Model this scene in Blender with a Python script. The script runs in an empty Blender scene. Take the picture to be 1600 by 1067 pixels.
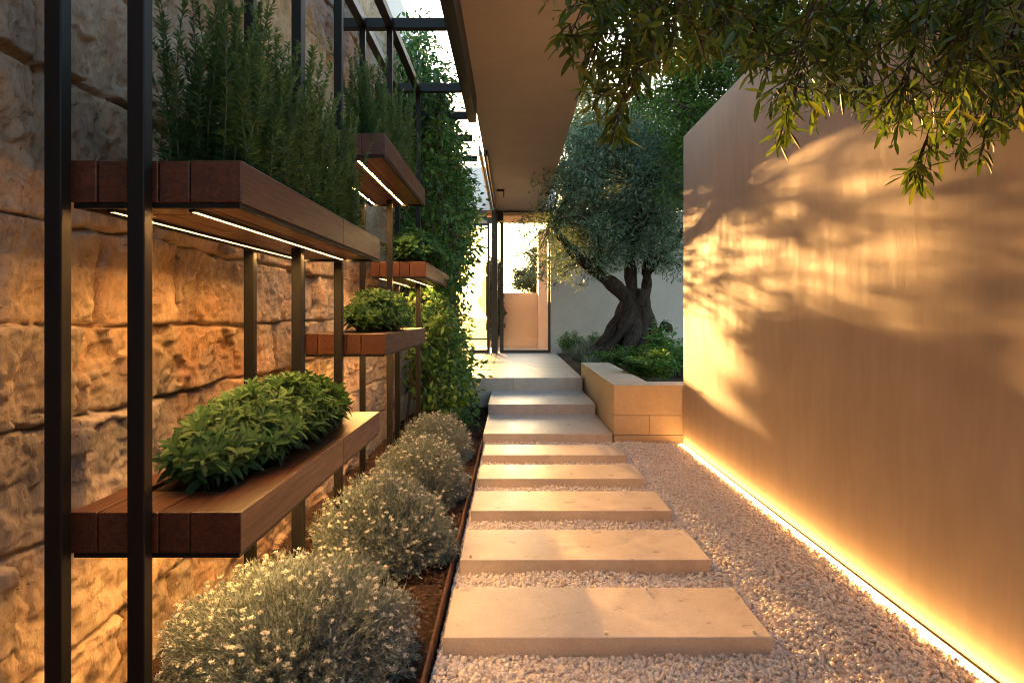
import bpy, math, random
import numpy as np
from mathutils import Vector
rng = np.random.default_rng(7)
random.seed(7)
R = math.radians
SC = bpy.context.scene
COL = SC.collection
F_PX, CX, CY, CAM_H = 1100.0, 802.0, 491.5, 1.2

def P(px, py, d):
    """point at distance d along the path that sits at photo position px, py"""
    return np.array([(px - CX) / F_PX * d, d, CAM_H - (py - CY) / F_PX * d])

# ---------------------------------------------------------------- numeric helpers
def _h(ix, iy, iz):
    a = (ix.astype(np.int64) * 374761393 + iy.astype(np.int64) * 668265263 + iz.astype(np.int64) * 2147483647 + 1013904223) & 0xffffffff
    a = ((a ^ (a >> 13)) * 1274126177) & 0xffffffff
    a = ((a ^ (a >> 16)) * 2246822519) & 0xffffffff
    return ((a ^ (a >> 15)) & 0xffffff) / float(0xffffff)

def vnoise(p):
    i = np.floor(p).astype(np.int64); f = p - i
    u = f * f * f * (f * (f * 6 - 15) + 10)
    r = 0
    for dx in (0, 1):
        wx = u[:, 0] if dx else 1 - u[:, 0]
        for dy in (0, 1):
            wy = u[:, 1] if dy else 1 - u[:, 1]
            for dz in (0, 1):
                wz = u[:, 2] if dz else 1 - u[:, 2]
                r = r + wx * wy * wz * _h(i[:, 0] + dx, i[:, 1] + dy, i[:, 2] + dz)
    return r * 2 - 1

def fbm(p, octv=4, gain=.5, lac=2.03):
    r = 0; a = 1.0; q = p.copy()
    for k in range(octv):
        r = r + a * vnoise(q + k * 17.3); a *= gain; q = q * lac
    return r

def nrm(v):
    return v / np.maximum(np.linalg.norm(v, axis=-1, keepdims=True), 1e-9)

def rand_dirs(n):
    return nrm(rng.normal(size=(n, 3)))

class MB:
    """collects pieces, then links them as one mesh object"""
    def __init__(s): s.V = []; s.F = []; s.A = []; s.n = 0
    def add(s, V, F, a=None):
        V = np.asarray(V, dtype=np.float32).reshape(-1, 3)
        for f in (F if isinstance(F, list) else [F]):
            s.F.append(np.asarray(f, dtype=np.int32) + s.n)
        s.V.append(V)
        if a is None: a = random.random()
        s.A.append(np.full(len(V), a, dtype=np.float32) if np.isscalar(a) else np.asarray(a, dtype=np.float32))
        s.n += len(V)
    def box(s, x0, x1, y0, y1, z0, z1, a=None):
        V = [(x, y, z) for x in (x0, x1) for y in (y0, y1) for z in (z0, z1)]
        s.add(V, np.array([(0, 1, 3, 2), (4, 6, 7, 5), (0, 4, 5, 1), (2, 3, 7, 6), (0, 2, 6, 4), (1, 5, 7, 3)]), a)
    def tube(s, pts, rad, k=6, a=None, cap=True):
        pts = np.asarray(pts, float); n = len(pts)
        rad = np.broadcast_to(np.asarray(rad, float), (n,))
        t = nrm(np.gradient(pts, axis=0))
        ref = np.array([0, 0, 1.0]) if abs(t[0][2]) < .9 else np.array([1.0, 0, 0])
        u = nrm(np.cross(t, ref)); w = np.cross(t, u)
        an = np.linspace(0, 2 * np.pi, k, endpoint=False)
        ring = (u[:, None, :] * np.cos(an)[None, :, None] + w[:, None, :] * np.sin(an)[None, :, None]) * rad[:, None, None] + pts[:, None, :]
        i = np.arange(n - 1)[:, None] * k; j = np.arange(k)[None, :]; j2 = (j + 1) % k
        F = np.stack([i + j, i + j2, i + k + j2, i + k + j], -1).reshape(-1, 4)
        fl = [F]
        if cap: fl += [np.arange(k)[::-1][None, :], (np.arange(k) + (n - 1) * k)[None, :]]
        s.add(ring.reshape(-1, 3), fl, a)
    def leaves(s, B, D, N, L, W, hi=False, droop=.0, a=None):
        """leaf blades: base B, direction D, face normal N, length L, width W"""
        n = len(B)
        L = np.broadcast_to(np.asarray(L, float), (n,))[:, None]; W = np.broadcast_to(np.asarray(W, float), (n,))[:, None]
        D = nrm(D); S = nrm(np.cross(D, N)); N = np.cross(S, D)
        dr = np.broadcast_to(np.asarray(droop, float), (n,))[:, None]
        if a is None: a = rng.random(n)
        if not hi:
            m = B + D * L * .45 + N * W * .0
            V = np.stack([B, m + S * W * .5 + N * W * .12, B + D * L - N * L * dr, m - S * W * .5 + N * W * .12], 1)
            b = np.arange(n)[:, None] * 4
            F = np.concatenate([b + np.array([[0, 1, 2]]), b + np.array([[0, 2, 3]])])
            s.add(V.reshape(-1, 3), F, np.repeat(a, 4))
        else:
            T = [0, .18, .42, .68, .88, 1.0]; WW = [.06, .60, 1.0, .88, .52, .04]
            st = []
            for t, w in zip(T, WW):
                c = B + D * L * t - N * L * dr * t * t
                st += [c + S * W * .5 * w + N * W * .16 * w, c, c - S * W * .5 * w + N * W * .16 * w]
            V = np.stack(st, 1); m = len(st)
            q = []
            for k in range(len(T) - 1):
                q += [(3 * k, 3 * k + 1, 3 * k + 4, 3 * k + 3), (3 * k + 1, 3 * k + 2, 3 * k + 5, 3 * k + 4)]
            F = (np.arange(n)[:, None, None] * m + np.array(q)[None]).reshape(-1, 4)
            s.add(V.reshape(-1, 3), F, np.repeat(a, m))
    def build(s, name, mat, parent=None, smooth=False, bevel=0, loc=None):
        V = np.concatenate(s.V); A = np.concatenate(s.A)
        if loc is not None: V = V - np.asarray(loc, dtype=np.float32)
        me = bpy.data.meshes.new(name)
        me.vertices.add(len(V)); me.vertices.foreach_set('co', V.ravel())
        tot = np.concatenate([np.full(len(f), f.shape[1], np.int32) for f in s.F])
        lv = np.concatenate([f.ravel() for f in s.F]).astype(np.int32)
        me.loops.add(len(lv)); me.loops.foreach_set('vertex_index', lv)
        me.polygons.add(len(tot))
        st = np.zeros(len(tot), np.int32); st[1:] = np.cumsum(tot)[:-1]
        me.polygons.foreach_set('loop_start', st)
        me.polygons.foreach_set('use_smooth', np.full(len(tot), smooth, bool))
        at = me.attributes.new('v', 'FLOAT', 'POINT'); at.data.foreach_set('value', A)
        me.update(calc_edges=True); me.validate()
        me.materials.append(mat)
        o = bpy.data.objects.new(name, me); COL.objects.link(o)
        if loc is not None and parent is None: o.location = loc
        if parent is not None: o.parent = parent
        if bevel:
            b = o.modifiers.new('bevel', 'BEVEL'); b.width = bevel; b.segments = 2; b.limit_method = 'ANGLE'
            b.harden_normals = False
        return o

def tag(o, label=None, cat=None, group=None, kind=None):
    if label: o['label'] = label
    if cat: o['category'] = cat
    if group: o['group'] = group
    if kind: o['kind'] = kind
    return o

def thing(name, label, cat, loc=(0, 0, 0), group=None):
    o = bpy.data.objects.new(name, None); COL.objects.link(o); o.location = loc; o.empty_display_size = .1
    return tag(o, label, cat, group)

def hang(mb, name, mat, root, under=None, **k):
    """build mb (world coordinates) as a part of root, or as a sub-part under one of its parts"""
    loc = np.array(root.location)
    return mb.build(name, mat, under or root, loc=loc, **k)

# ---------------------------------------------------------------- materials
def mk(name):
    m = bpy.data.materials.new(name); m.use_nodes = True
    nt = m.node_tree; nt.nodes.clear()
    out = nt.nodes.new('ShaderNodeOutputMaterial')
    return m, nt, out

def nd(nt, t, **kw):
    n = nt.nodes.new(t)
    for k, v in kw.items():
        if k.startswith('i_'): n.inputs[k[2:].replace('_', ' ')].default_value = v
        elif isinstance(k, str): setattr(n, k, v)
    return n

def ramp(nt, fac, stops):
    r = nt.nodes.new('ShaderNodeValToRGB'); e = r.color_ramp.elements
    while len(e) < len(stops): e.new(.5)
    for el, (p, c) in zip(e, stops): el.position = p; el.color = (*c, 1)
    nt.links.new(fac, r.inputs['Fac']); return r.outputs['Color']

def coords(nt, scale=(1, 1, 1), rand=False):
    tc = nd(nt, 'ShaderNodeTexCoord'); mp = nd(nt, 'ShaderNodeMapping'); mp.inputs['Scale'].default_value = scale
    nt.links.new(tc.outputs['Object'], mp.inputs['Vector'])
    if rand:
        oi = nd(nt, 'ShaderNodeObjectInfo'); vm = nd(nt, 'ShaderNodeVectorMath', operation='SCALE')
        vm.inputs[0].default_value = (17, 31, 11); nt.links.new(oi.outputs['Random'], vm.inputs['Scale'])
        nt.links.new(vm.outputs[0], mp.inputs['Location'])
    return mp.outputs['Vector']

def noise(nt, vec, scale, detail=4, rough=.55, dist=0):
    n = nd(nt, 'ShaderNodeTexNoise'); n.inputs['Scale'].default_value = scale; n.inputs['Detail'].default_value = detail
    n.inputs['Roughness'].default_value = rough; n.inputs['Distortion'].default_value = dist
    if vec is not None: nt.links.new(vec, n.inputs['Vector'])
    return n.outputs['Fac']

def bump(nt, h, strength=.3, dist=.01, normal=None):
    b = nd(nt, 'ShaderNodeBump'); b.inputs['Strength'].default_value = strength; b.inputs['Distance'].default_value = dist
    nt.links.new(h, b.inputs['Height'])
    if normal is not None: nt.links.new(normal, b.inputs['Normal'])
    return b.outputs['Normal']

def mixc(nt, fac, a, b, mode='MIX'):
    m = nd(nt, 'ShaderNodeMix', data_type='RGBA', blend_type=mode)
    for s, v in ((0, fac), (6, a), (7, b)):
        if isinstance(v, (int, float)): m.inputs[s].default_value = v
        elif isinstance(v, tuple): m.inputs[s].default_value = (*v, 1)
        else: nt.links.new(v, m.inputs[s])
    return m.outputs[2]

def bsdf(nt, out, col=None, rough=.6, normal=None, metal=0, spec=.5):
    b = nd(nt, 'ShaderNodeBsdfPrincipled')
    if isinstance(col, tuple): b.inputs['Base Color'].default_value = (*col, 1)
    elif col is not None: nt.links.new(col, b.inputs['Base Color'])
    if isinstance(rough, (int, float)): b.inputs['Roughness'].default_value = rough
    else: nt.links.new(rough, b.inputs['Roughness'])
    b.inputs['Metallic'].default_value = metal; b.inputs['Specular IOR Level'].default_value = spec
    if normal is not None: nt.links.new(normal, b.inputs['Normal'])
    if out is not None: nt.links.new(b.outputs[0], out.inputs[0])
    return b

def m_attr(nt, name='v'):
    a = nd(nt, 'ShaderNodeAttribute'); a.attribute_name = name
    return a.outputs['Fac']

def leaf_mat(name, stops, trans=.35, rough=.45, tcol=None, spec=.35):
    m, nt, out = mk(name)
    v = m_attr(nt)
    c = ramp(nt, v, stops)
    b = bsdf(nt, None, c, rough, spec=spec)
    t = nd(nt, 'ShaderNodeBsdfTranslucent')
    if tcol: tc = mixc(nt, 1.0, c, tcol, 'MULTIPLY'); nt.links.new(tc, t.inputs['Color'])
    else: nt.links.new(c, t.inputs['Color'])
    mx = nd(nt, 'ShaderNodeMixShader'); mx.inputs[0].default_value = trans
    nt.links.new(b.outputs[0], mx.inputs[1]); nt.links.new(t.outputs[0], mx.inputs[2]); nt.links.new(mx.outputs[0], out.inputs[0])
    return m

def plaster(name, c1, c2, streak=True, bstr=.25):
    m, nt, out = mk(name)
    v = coords(nt); vs = coords(nt, (1.0, 1.0, .22))
    n1 = noise(nt, v, 1.3, 5, .6, .4); n2 = noise(nt, vs if streak else v, 9, 6, .65, .6); n3 = noise(nt, v, 90, 3, .6)
    f = mixc(nt, .45, n1, n2)
    c = ramp(nt, f, [(.34, c1), (.66, c2)])
    h = mixc(nt, .25, n2, n3); n5 = noise(nt, coords(nt, (1, 1, .3)), 13, 6, .68, 1.2); h = mixc(nt, .35 if streak else 0, h, n5); nb = bump(nt, h, bstr * (1.25 if streak else 1), .006)
    rr = ramp(nt, n2, [(.3, (.62,) * 3), (.7, (.82,) * 3)])
    bsdf(nt, out, c, rr, nb, spec=.15)
    return m

def simple(name, col, rough=.5, metal=0, nscale=30, nb=.1, var=.12, spec=.5):
    m, nt, out = mk(name); v = coords(nt)
    n = noise(nt, v, nscale, 5, .6)
    c = ramp(nt, n, [(.3, tuple(x * (1 - var) for x in col)), (.7, tuple(min(1, x * (1 + var)) for x in col))])
    bsdf(nt, out, c, rough, bump(nt, n, nb, .004), metal, spec)
    return m

def wood():
    m, nt, out = mk('oiled_hardwood')
    v = coords(nt, (26, 1.5, 26), True); n = noise(nt, v, 1.6, 6, .6, 1.6)
    v2 = coords(nt, (160, 3.0, 160), True); g = noise(nt, v2, 1.0, 3, .6, .4)
    a = m_attr(nt)
    c = ramp(nt, n, [(.28, (.035, .0115, .0065)), (.5, (.085, .028, .014)), (.72, (.16, .058, .030))])
    c = mixc(nt, .35, c, ramp(nt, g, [(.35, (.03, .010, .006)), (.65, (.13, .05, .026))]))
    t = ramp(nt, a, [(0, (.72, .7, .68)), (1, (1.12, 1.08, 1.05))])
    c = mixc(nt, 1.0, c, t, 'MULTIPLY')
    bsdf(nt, out, c, ramp(nt, n, [(.3, (.42,) * 3), (.7, (.3,) * 3)]), bump(nt, g, .12, .002), spec=.45)
    return m

def limestone(name, c1, c2, rough=(.3, .5), holes=True, grain=0):
    m, nt, out = mk(name)
    v = coords(nt, (1, 1, 1), True)
    n = noise(nt, v, 2.2, 7, .62, .8); n2 = noise(nt, v, 14, 6, .65, .3)
    f = mixc(nt, .4, n, n2)
    c = ramp(nt, f, [(.32, c1), (.68, c2)])
    sp = noise(nt, v, 120, 4, .7); c = mixc(nt, 1.0, c, ramp(nt, sp, [(.3, (.86, .83, .8)), (.55, (1, 1, 1)), (.75, (1.06, 1.05, 1.04))]), 'MULTIPLY')
    vein = noise(nt, v, 3.1, 5, .6, 2.2)
    vm = ramp(nt, vein, [(.490, (0, 0, 0)), (.5, (1, 1, 1)), (.510, (0, 0, 0))])
    c = mixc(nt, mixc(nt, .14, (0, 0, 0), vm), c, tuple(min(1, x * 1.3) for x in c2))
    h = n2
    if holes:
        vo = nd(nt, 'ShaderNodeTexVoronoi'); vo.inputs['Scale'].default_value = 26; nt.links.new(v, vo.inputs['Vector'])
        hm = ramp(nt, vo.outputs['Distance'], [(.05, (0, 0, 0)), (.10, (1, 1, 1))])
        gate = ramp(nt, n2, [(.60, (1, 1, 1)), (.64, (0, 0, 0))])
        hm = mixc(nt, 1.0, hm, gate, 'LIGHTEN')
        c = mixc(nt, hm, tuple(x * .45 for x in c1), c)
        h = mixc(nt, .75, n2, hm)
    if grain:
        g = noise(nt, v, 260, 3, .7); h = mixc(nt, .6, h, g)
        c = mixc(nt, 1.0, c, ramp(nt, g, [(.3, (.8, .78, .75)), (.7, (1.12, 1.1, 1.08))]), 'MULTIPLY')
    rr = ramp(nt, n2, [(.3, (rough[0],) * 3), (.7, (rough[1],) * 3)])
    bsdf(nt, out, c, rr, bump(nt, h, .22, .004), spec=.45)
    return m

def sheer():
    m, nt, out = mk('sheer_curtain')
    t = nd(nt, 'ShaderNodeBsdfTransparent'); t.inputs[0].default_value = (1, .88, .60, 1)
    d = nd(nt, 'ShaderNodeBsdfTranslucent'); d.inputs[0].default_value = (.9, .74, .42, 1)
    n = noise(nt, coords(nt, (60, 60, .6)), 1, 3); f = ramp(nt, n, [(.35, (.3,) * 3), (.65, (.6,) * 3)])
    mx = nd(nt, 'ShaderNodeMixShader'); nt.links.new(f, mx.inputs[0]); nt.links.new(t.outputs[0], mx.inputs[1]); nt.links.new(d.outputs[0], mx.inputs[2])
    nt.links.new(mx.outputs[0], out.inputs[0]); return m

def emit(name, col, s):
    m, nt, out = mk(name); e = nd(nt, 'ShaderNodeEmission'); e.inputs[0].default_value = (*col, 1); e.inputs[1].default_value = s
    nt.links.new(e.outputs[0], out.inputs[0]); return m

def glass_mat(name, tint, gl=.1):
    m, nt, out = mk(name)
    t = nd(nt, 'ShaderNodeBsdfTransparent'); t.inputs[0].default_value = (*tint, 1)
    g = nd(nt, 'ShaderNodeBsdfGlossy'); g.inputs['Roughness'].default_value = .02
    fr = nd(nt, 'ShaderNodeFresnel'); fr.inputs[0].default_value = 1.45
    mx = nd(nt, 'ShaderNodeMixShader'); nt.links.new(fr.outputs[0], mx.inputs[0])
    nt.links.new(t.outputs[0], mx.inputs[1]); nt.links.new(g.outputs[0], mx.inputs[2]); nt.links.new(mx.outputs[0], out.inputs[0])
    return m

def stone_wall_mat():
    m, nt, out = mk('rough_quarry_stone')
    v = coords(nt); a = m_attr(nt)
    n1 = noise(nt, v, 2.3, 6, .6, .5); n2 = noise(nt, v, 11, 7, .68, .6); n3 = noise(nt, v, 70, 5, .7, .2)
    c = ramp(nt, mixc(nt, .5, n1, n2), [(.3, (.27, .21, .155)), (.48, (.44, .34, .245)), (.62, (.53, .43, .33)), (.75, (.58, .51, .43))])
    rust = ramp(nt, noise(nt, coords(nt, (1, 1, .6)), 1.7, 6, .65, .9), [(.50, (0, 0, 0)), (.62, (1, 1, 1))])
    c = mixc(nt, mixc(nt, .55, (0, 0, 0), rust), c, (.40, .20, .10))
    grey = ramp(nt, noise(nt, v, 1.1, 5, .6, .6), [(.5, (0, 0, 0)), (.62, (1, 1, 1))])
    c = mixc(nt, mixc(nt, .6, (0, 0, 0), grey), c, (.25, .235, .22))
    c = mixc(nt, 1.0, c, ramp(nt, a, [(0, (.78, .76, .74)), (.5, (1, .97, .93)), (1, (1.15, 1.06, .95))]), 'MULTIPLY')
    n4 = noise(nt, coords(nt, (1, 1, .5)), 38, 9, .8, .8)
    c = mixc(nt, 1.0, c, ramp(nt, n4, [(.3, (.52, .48, .46)), (.5, (1, 1, 1)), (.7, (1.22, 1.2, 1.18))]), 'MULTIPLY')
    vo = nd(nt, 'ShaderNodeTexVoronoi'); vo.inputs['Scale'].default_value = 60
    wv = nd(nt, 'ShaderNodeVectorMath', operation='ADD'); nz = nd(nt, 'ShaderNodeTexNoise'); nz.inputs['Scale'].default_value = 30; nt.links.new(v, nz.inputs['Vector']); sc_ = nd(nt, 'ShaderNodeVectorMath', operation='SCALE'); sc_.inputs['Scale'].default_value = .06; nt.links.new(nz.outputs['Color'], sc_.inputs[0]); nt.links.new(v, wv.inputs[0]); nt.links.new(sc_.outputs[0], wv.inputs[1]); nt.links.new(wv.outputs[0], vo.inputs['Vector'])
    pit = ramp(nt, vo.outputs['Distance'], [(.06, (.5, .45, .41)), (.26, (1, 1, 1))])
    gate = ramp(nt, noise(nt, v, 6, 7, .75, 1.0), [(.36, (0, 0, 0)), (.46, (1, 1, 1))])
    pit = mixc(nt, 1.0, pit, gate, 'LIGHTEN')
    c = mixc(nt, 1.0, c, pit, 'MULTIPLY')
    h = mixc(nt, .3, mixc(nt, .5, mixc(nt, .45, n2, n3), n4), pit)
    bsdf(nt, out, c, .86, bump(nt, h, 1.0, .022), spec=.25)
    return m

def bark(name, c1, c2, s=1):
    m, nt, out = mk(name); v = coords(nt, (1, 1, .28))
    n = noise(nt, v, 22 * s, 7, .68, 1.0); c = ramp(nt, n, [(.35, c1), (.68, c2)])
    bsdf(nt, out, c, .9, bump(nt, n, .8, .03), spec=.2); return m

def pebble_mat():
    m, nt, out = mk('rounded_pebbles'); a = m_attr(nt)
    c = ramp(nt, a, [(0, (.64, .55, .48)), (.18, (.76, .70, .66)), (.42, (.84, .81, .78)), (.66, (.78, .70, .62)), (.84, (.87, .85, .83)), (1, (.62, .49, .41))])
    n = noise(nt, coords(nt), 300, 3, .6)
    c = mixc(nt, 1.0, c, ramp(nt, n, [(.3, (.86, .84, .82)), (.7, (1.05, 1.04, 1.03))]), 'MULTIPLY')
    bsdf(nt, out, c, .5, None, spec=.4); return m

def paving_mat():
    m, nt, out = mk('terrace_stone')
    v = coords(nt)
    br = nd(nt, 'ShaderNodeTexBrick'); br.offset = .37
    br.inputs['Scale'].default_value = 1; br.inputs['Mortar Size'].default_value = .0025; br.inputs['Brick Width'].default_value = 1.15
    br.inputs['Row Height'].default_value = .42; br.inputs['Color1'].default_value = (.52, .425, .335, 1); br.inputs['Color2'].default_value = (.62, .52, .42, 1)
    br.inputs['Mortar'].default_value = (.22, .18, .15, 1); nt.links.new(v, br.inputs['Vector'])
    n = noise(nt, v, 6, 6, .62, .5)
    c = mixc(nt, 1.0, br.outputs['Color'], ramp(nt, n, [(.3, (.84, .83, .81)), (.7, (1.08, 1.07, 1.05))]), 'MULTIPLY')
    bsdf(nt, out, c, ramp(nt, n, [(.3, (.3,) * 3), (.7, (.48,) * 3)]), bump(nt, n, .12, .004), spec=.45)
    return m

WARM = (1.0, .50, .145)
LED_WALL, LED_SHELF = 6.5, 29.0
M = dict(
    stone=stone_wall_mat(),
    plaster_right=plaster('trowelled_lime_plaster', (.48, .375, .285), (.63, .505, .395)),
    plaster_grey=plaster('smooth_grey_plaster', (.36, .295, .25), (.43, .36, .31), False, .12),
    plaster_white=plaster('pale_plaster', (.60, .58, .55), (.68, .66, .62), False, .1),
    plaster_pink=plaster('peach_plaster', (.64, .49, .38), (.72, .56, .45), False, .1),
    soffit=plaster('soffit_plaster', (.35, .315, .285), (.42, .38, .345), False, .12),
    slab=limestone('honed_limestone', (.46, .385, .325), (.67, .595, .52), (.24, .46)),
    planter=limestone('sawn_sandstone', (.46, .35, .24), (.58, .46, .33), (.7, .85), True, 1),
    paving=paving_mat(),
    metal=simple('dark_powder_coated_steel', (.006, .0058, .006), .45, .0, 40, .05, .12, .3),
    bronze=simple('bronze_frame', (.045, .03, .02), .38, .3, 40, .05),
    corten=simple('weathered_steel', (.11, .045, .022), .75, .2, 35, .3, .4),
    wood=wood(),
    soil=simple('dark_potting_soil', (.025, .017, .012), .95, 0, 60, .9, .5, .1),
    earth=simple('planting_soil', (.05, .032, .021), .95, 0, 45, .9, .5, .1),
    gravel_base=simple('gravel_bedding', (.55, .47, .42), .9, 0, 90, .8, .35),
    mulch=leaf_mat('bark_mulch', [(0, (.03, .014, .008)), (.5, (.065, .03, .017)), (1, (.14, .075, .045))], 0, .9),
    pebble=pebble_mat(),
    led_wall=emit('warm_wall_light', WARM, LED_WALL),
    led=emit('warm_shelf_light', WARM, LED_SHELF),
    glass=glass_mat('clear_glass', (.93, .95, .93)),
    rosemary=leaf_mat('rosemary_needles', [(0, (.035, .10, .035)), (.6, (.08, .18, .06)), (.93, (.14, .25, .07)), (1, (.19, .28, .08))], .22, .5),
    sage=leaf_mat('sage_leaves', [(0, (.018, .055, .016)), (.6, (.045, .115, .030)), (1, (.10, .19, .055))], .3, .62, None, .2),
    basil=leaf_mat('bright_herb_leaves', [(0, (.025, .075, .016)), (.6, (.055, .145, .03)), (1, (.12, .23, .06))], .32, .6, None, .2),
    climber=leaf_mat('climber_leaves', [(0, (.022, .075, .02)), (.55, (.055, .15, .036)), (.9, (.12, .23, .05)), (1, (.18, .26, .07))], .42, .38, (1.25, 1.15, .6)),
    olive=leaf_mat('olive_leaves', [(0, (.055, .115, .065)), (.5, (.125, .20, .125)), (.85, (.215, .29, .19)), (1, (.34, .38, .27))], .25, .45, (1.3, 1.15, .55)),
    bay=leaf_mat('overhanging_leaves', [(0, (.035, .065, .014)), (.5, (.08, .125, .026)), (.85, (.14, .19, .036)), (1, (.20, .19, .05))], .45, .4, (1.1, 1.25, .45)),
    silver=leaf_mat('silver_leaves', [(0, (.14, .19, .18)), (.5, (.26, .32, .31)), (1, (.44, .50, .49))], .2, .7, None, .2),
    flower=leaf_mat('pale_flower_heads', [(0, (.50, .50, .47)), (.6, (.66, .66, .64)), (1, (.80, .80, .79))], .15, .8, None, .15),
    herb=leaf_mat('bed_leaves', [(0, (.045, .12, .024)), (.6, (.10, .24, .04)), (.92, (.2, .33, .06)), (1, (.38, .34, .08))], .35, .45, (1.2, 1.1, .6)),
    grass=leaf_mat('soft_grey_grass', [(0, (.10, .12, .07)), (1, (.26, .27, .18))], .3, .6),
    feather=leaf_mat('feathery_leaves', [(0, (.025, .07, .012)), (.6, (.07, .14, .02)), (1, (.16, .22, .04))], .45, .45, (1.2, 1.15, .5)),
    farleaf=leaf_mat('distant_leaves', [(0, (.035, .055, .03)), (1, (.09, .12, .06))], .35, .5, (1.2, 1.1, .6)),
    olive_bark=bark('olive_bark', (.014, .009, .007), (.062, .040, .028)),
    twig=bark('twig_bark', (.045, .030, .020), (.12, .085, .055), 3),
    stem=simple('green_stems', (.07, .085, .04), .7, 0, 60, .1, .3),
    greystem=simple('grey_green_stems', (.13, .15, .11), .8, 0, 60, .1, .3),
    curtain=sheer(),
)

# ---------------------------------------------------------------- camera, world, sun
cam = bpy.data.cameras.new('camera'); co = bpy.data.objects.new('camera', cam); COL.objects.link(co); SC.camera = co
co.location = (0, 0, CAM_H); co.rotation_euler = (R(90), 0, 0)
cam.sensor_fit = 'HORIZONTAL'; cam.sensor_width = 36; cam.lens = F_PX / 1600 * 36
cam.shift_x = -2 / 1600; cam.shift_y = -42 / 1600; cam.clip_start = .05; cam.clip_end = 2000

SUN_AZ, SUN_EL = 8.0, 5.6           # degrees to the left of the path's axis, above the horizon
w = bpy.data.worlds.new('World'); SC.world = w; w.use_nodes = True
wn = w.node_tree; bg = wn.nodes['Background']
sky = wn.nodes.new('ShaderNodeTexSky'); sky.sky_type = 'NISHITA'; sky.sun_disc = False
sky.sun_elevation = R(SUN_EL); sky.sun_rotation = R(-SUN_AZ); sky.altitude = 50; sky.air_density = 1.0; sky.dust_density = 1.3; sky.ozone_density = 1.4
wn.links.new(sky.outputs[0], bg.inputs[0]); bg.inputs[1].default_value = .15
sl = bpy.data.lights.new('sun', 'SUN'); so = bpy.data.objects.new('sun', sl); COL.objects.link(so)
sl.energy = 4.7; sl.angle = R(.5); sl.color = (1.0, .50, .17)
dv = Vector((math.sin(R(SUN_AZ)) * math.cos(R(SUN_EL)), -math.cos(R(SUN_AZ)) * math.cos(R(SUN_EL)), -math.sin(R(SUN_EL))))
so.rotation_euler = dv.to_track_quat('-Z', 'Y').to_euler(); so.location = (-3, 20, 6)
SC.view_settings.view_transform = 'Standard'; SC.view_settings.look = 'None'
SC.view_settings.exposure = 3.25; SC.view_settings.gamma = 1; SC.view_settings.use_curve_mapping = False
cy = SC.cycles
cy.use_denoising = True; cy.filter_width = 1.05; cy.max_bounces = 8; cy.diffuse_bounces = 5; cy.glossy_bounces = 3; cy.transmission_bounces = 6; cy.transparent_max_bounces = 12
cy.sample_clamp_indirect = 6; cy.caustics_reflective = False; cy.caustics_refractive = False

# ---------------------------------------------------------------- ground
g = MB(); g.box(-150, 150, -150, 250, -.4, -.05)
tag(g.build('ground', M['earth']), kind='structure')
WALL_X = 1.57; STONE_X = -1.25

# gravel
def ico(sub):
    t = (1 + 5 ** .5) / 2
    v = [(-1, t, 0), (1, t, 0), (-1, -t, 0), (1, -t, 0), (0, -1, t), (0, 1, t), (0, -1, -t), (0, 1, -t), (t, 0, -1), (t, 0, 1), (-t, 0, -1), (-t, 0, 1)]
    f = [(0, 11, 5), (0, 5, 1), (0, 1, 7), (0, 7, 10), (0, 10, 11), (1, 5, 9), (5, 11, 4), (11, 10, 2), (10, 7, 6), (7, 1, 8), (3, 9, 4), (3, 4, 2), (3, 2, 6), (3, 6, 8), (3, 8, 9), (4, 9, 5), (2, 4, 11), (6, 2, 10), (8, 6, 7), (9, 8, 1)]
    v = [np.array(p) / np.linalg.norm(p) for p in v]
    for _ in range(sub):
        mid = {}; nf = []
        def m(a, b):
            k = (min(a, b), max(a, b))
            if k not in mid:
                p = v[a] + v[b]; v.append(p / np.linalg.norm(p)); mid[k] = len(v) - 1
            return mid[k]
        for a, b, c in f:
            x, y, z = m(a, b), m(b, c), m(c, a); nf += [(a, x, z), (b, y, x), (c, z, y), (x, y, z)]
        f = nf
    return np.array(v), np.array(f)
ICO = [ico(0), ico(1), ico(2)]

def blobs(mb, C, S, sub, rot=True, a=None, lump=0):
    V, F = ICO[sub]; n = len(C)
    if a is None: a = rng.random(n)
    base = np.broadcast_to(V, (n,) + V.shape) * S[:, None, :]
    if rot:
        q = nrm(rng.normal(size=(n, 4))); x, y, z, ww = q.T
        Rm = np.stack([1 - 2 * (y * y + z * z), 2 * (x * y - z * ww), 2 * (x * z + y * ww), 2 * (x * y + z * ww), 1 - 2 * (x * x + z * z), 2 * (y * z - x * ww), 2 * (x * z - y * ww), 2 * (y * z + x * ww), 1 - 2 * (x * x + y * y)], -1).reshape(n, 3, 3)
        base = np.einsum('nij,nvj->nvi', Rm, base)
    W = base + C[:, None, :]
    mb.add(W.reshape(-1, 3), (np.arange(n)[:, None, None] * len(V) + F[None]).reshape(-1, 3), np.repeat(a, len(V)))

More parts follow.
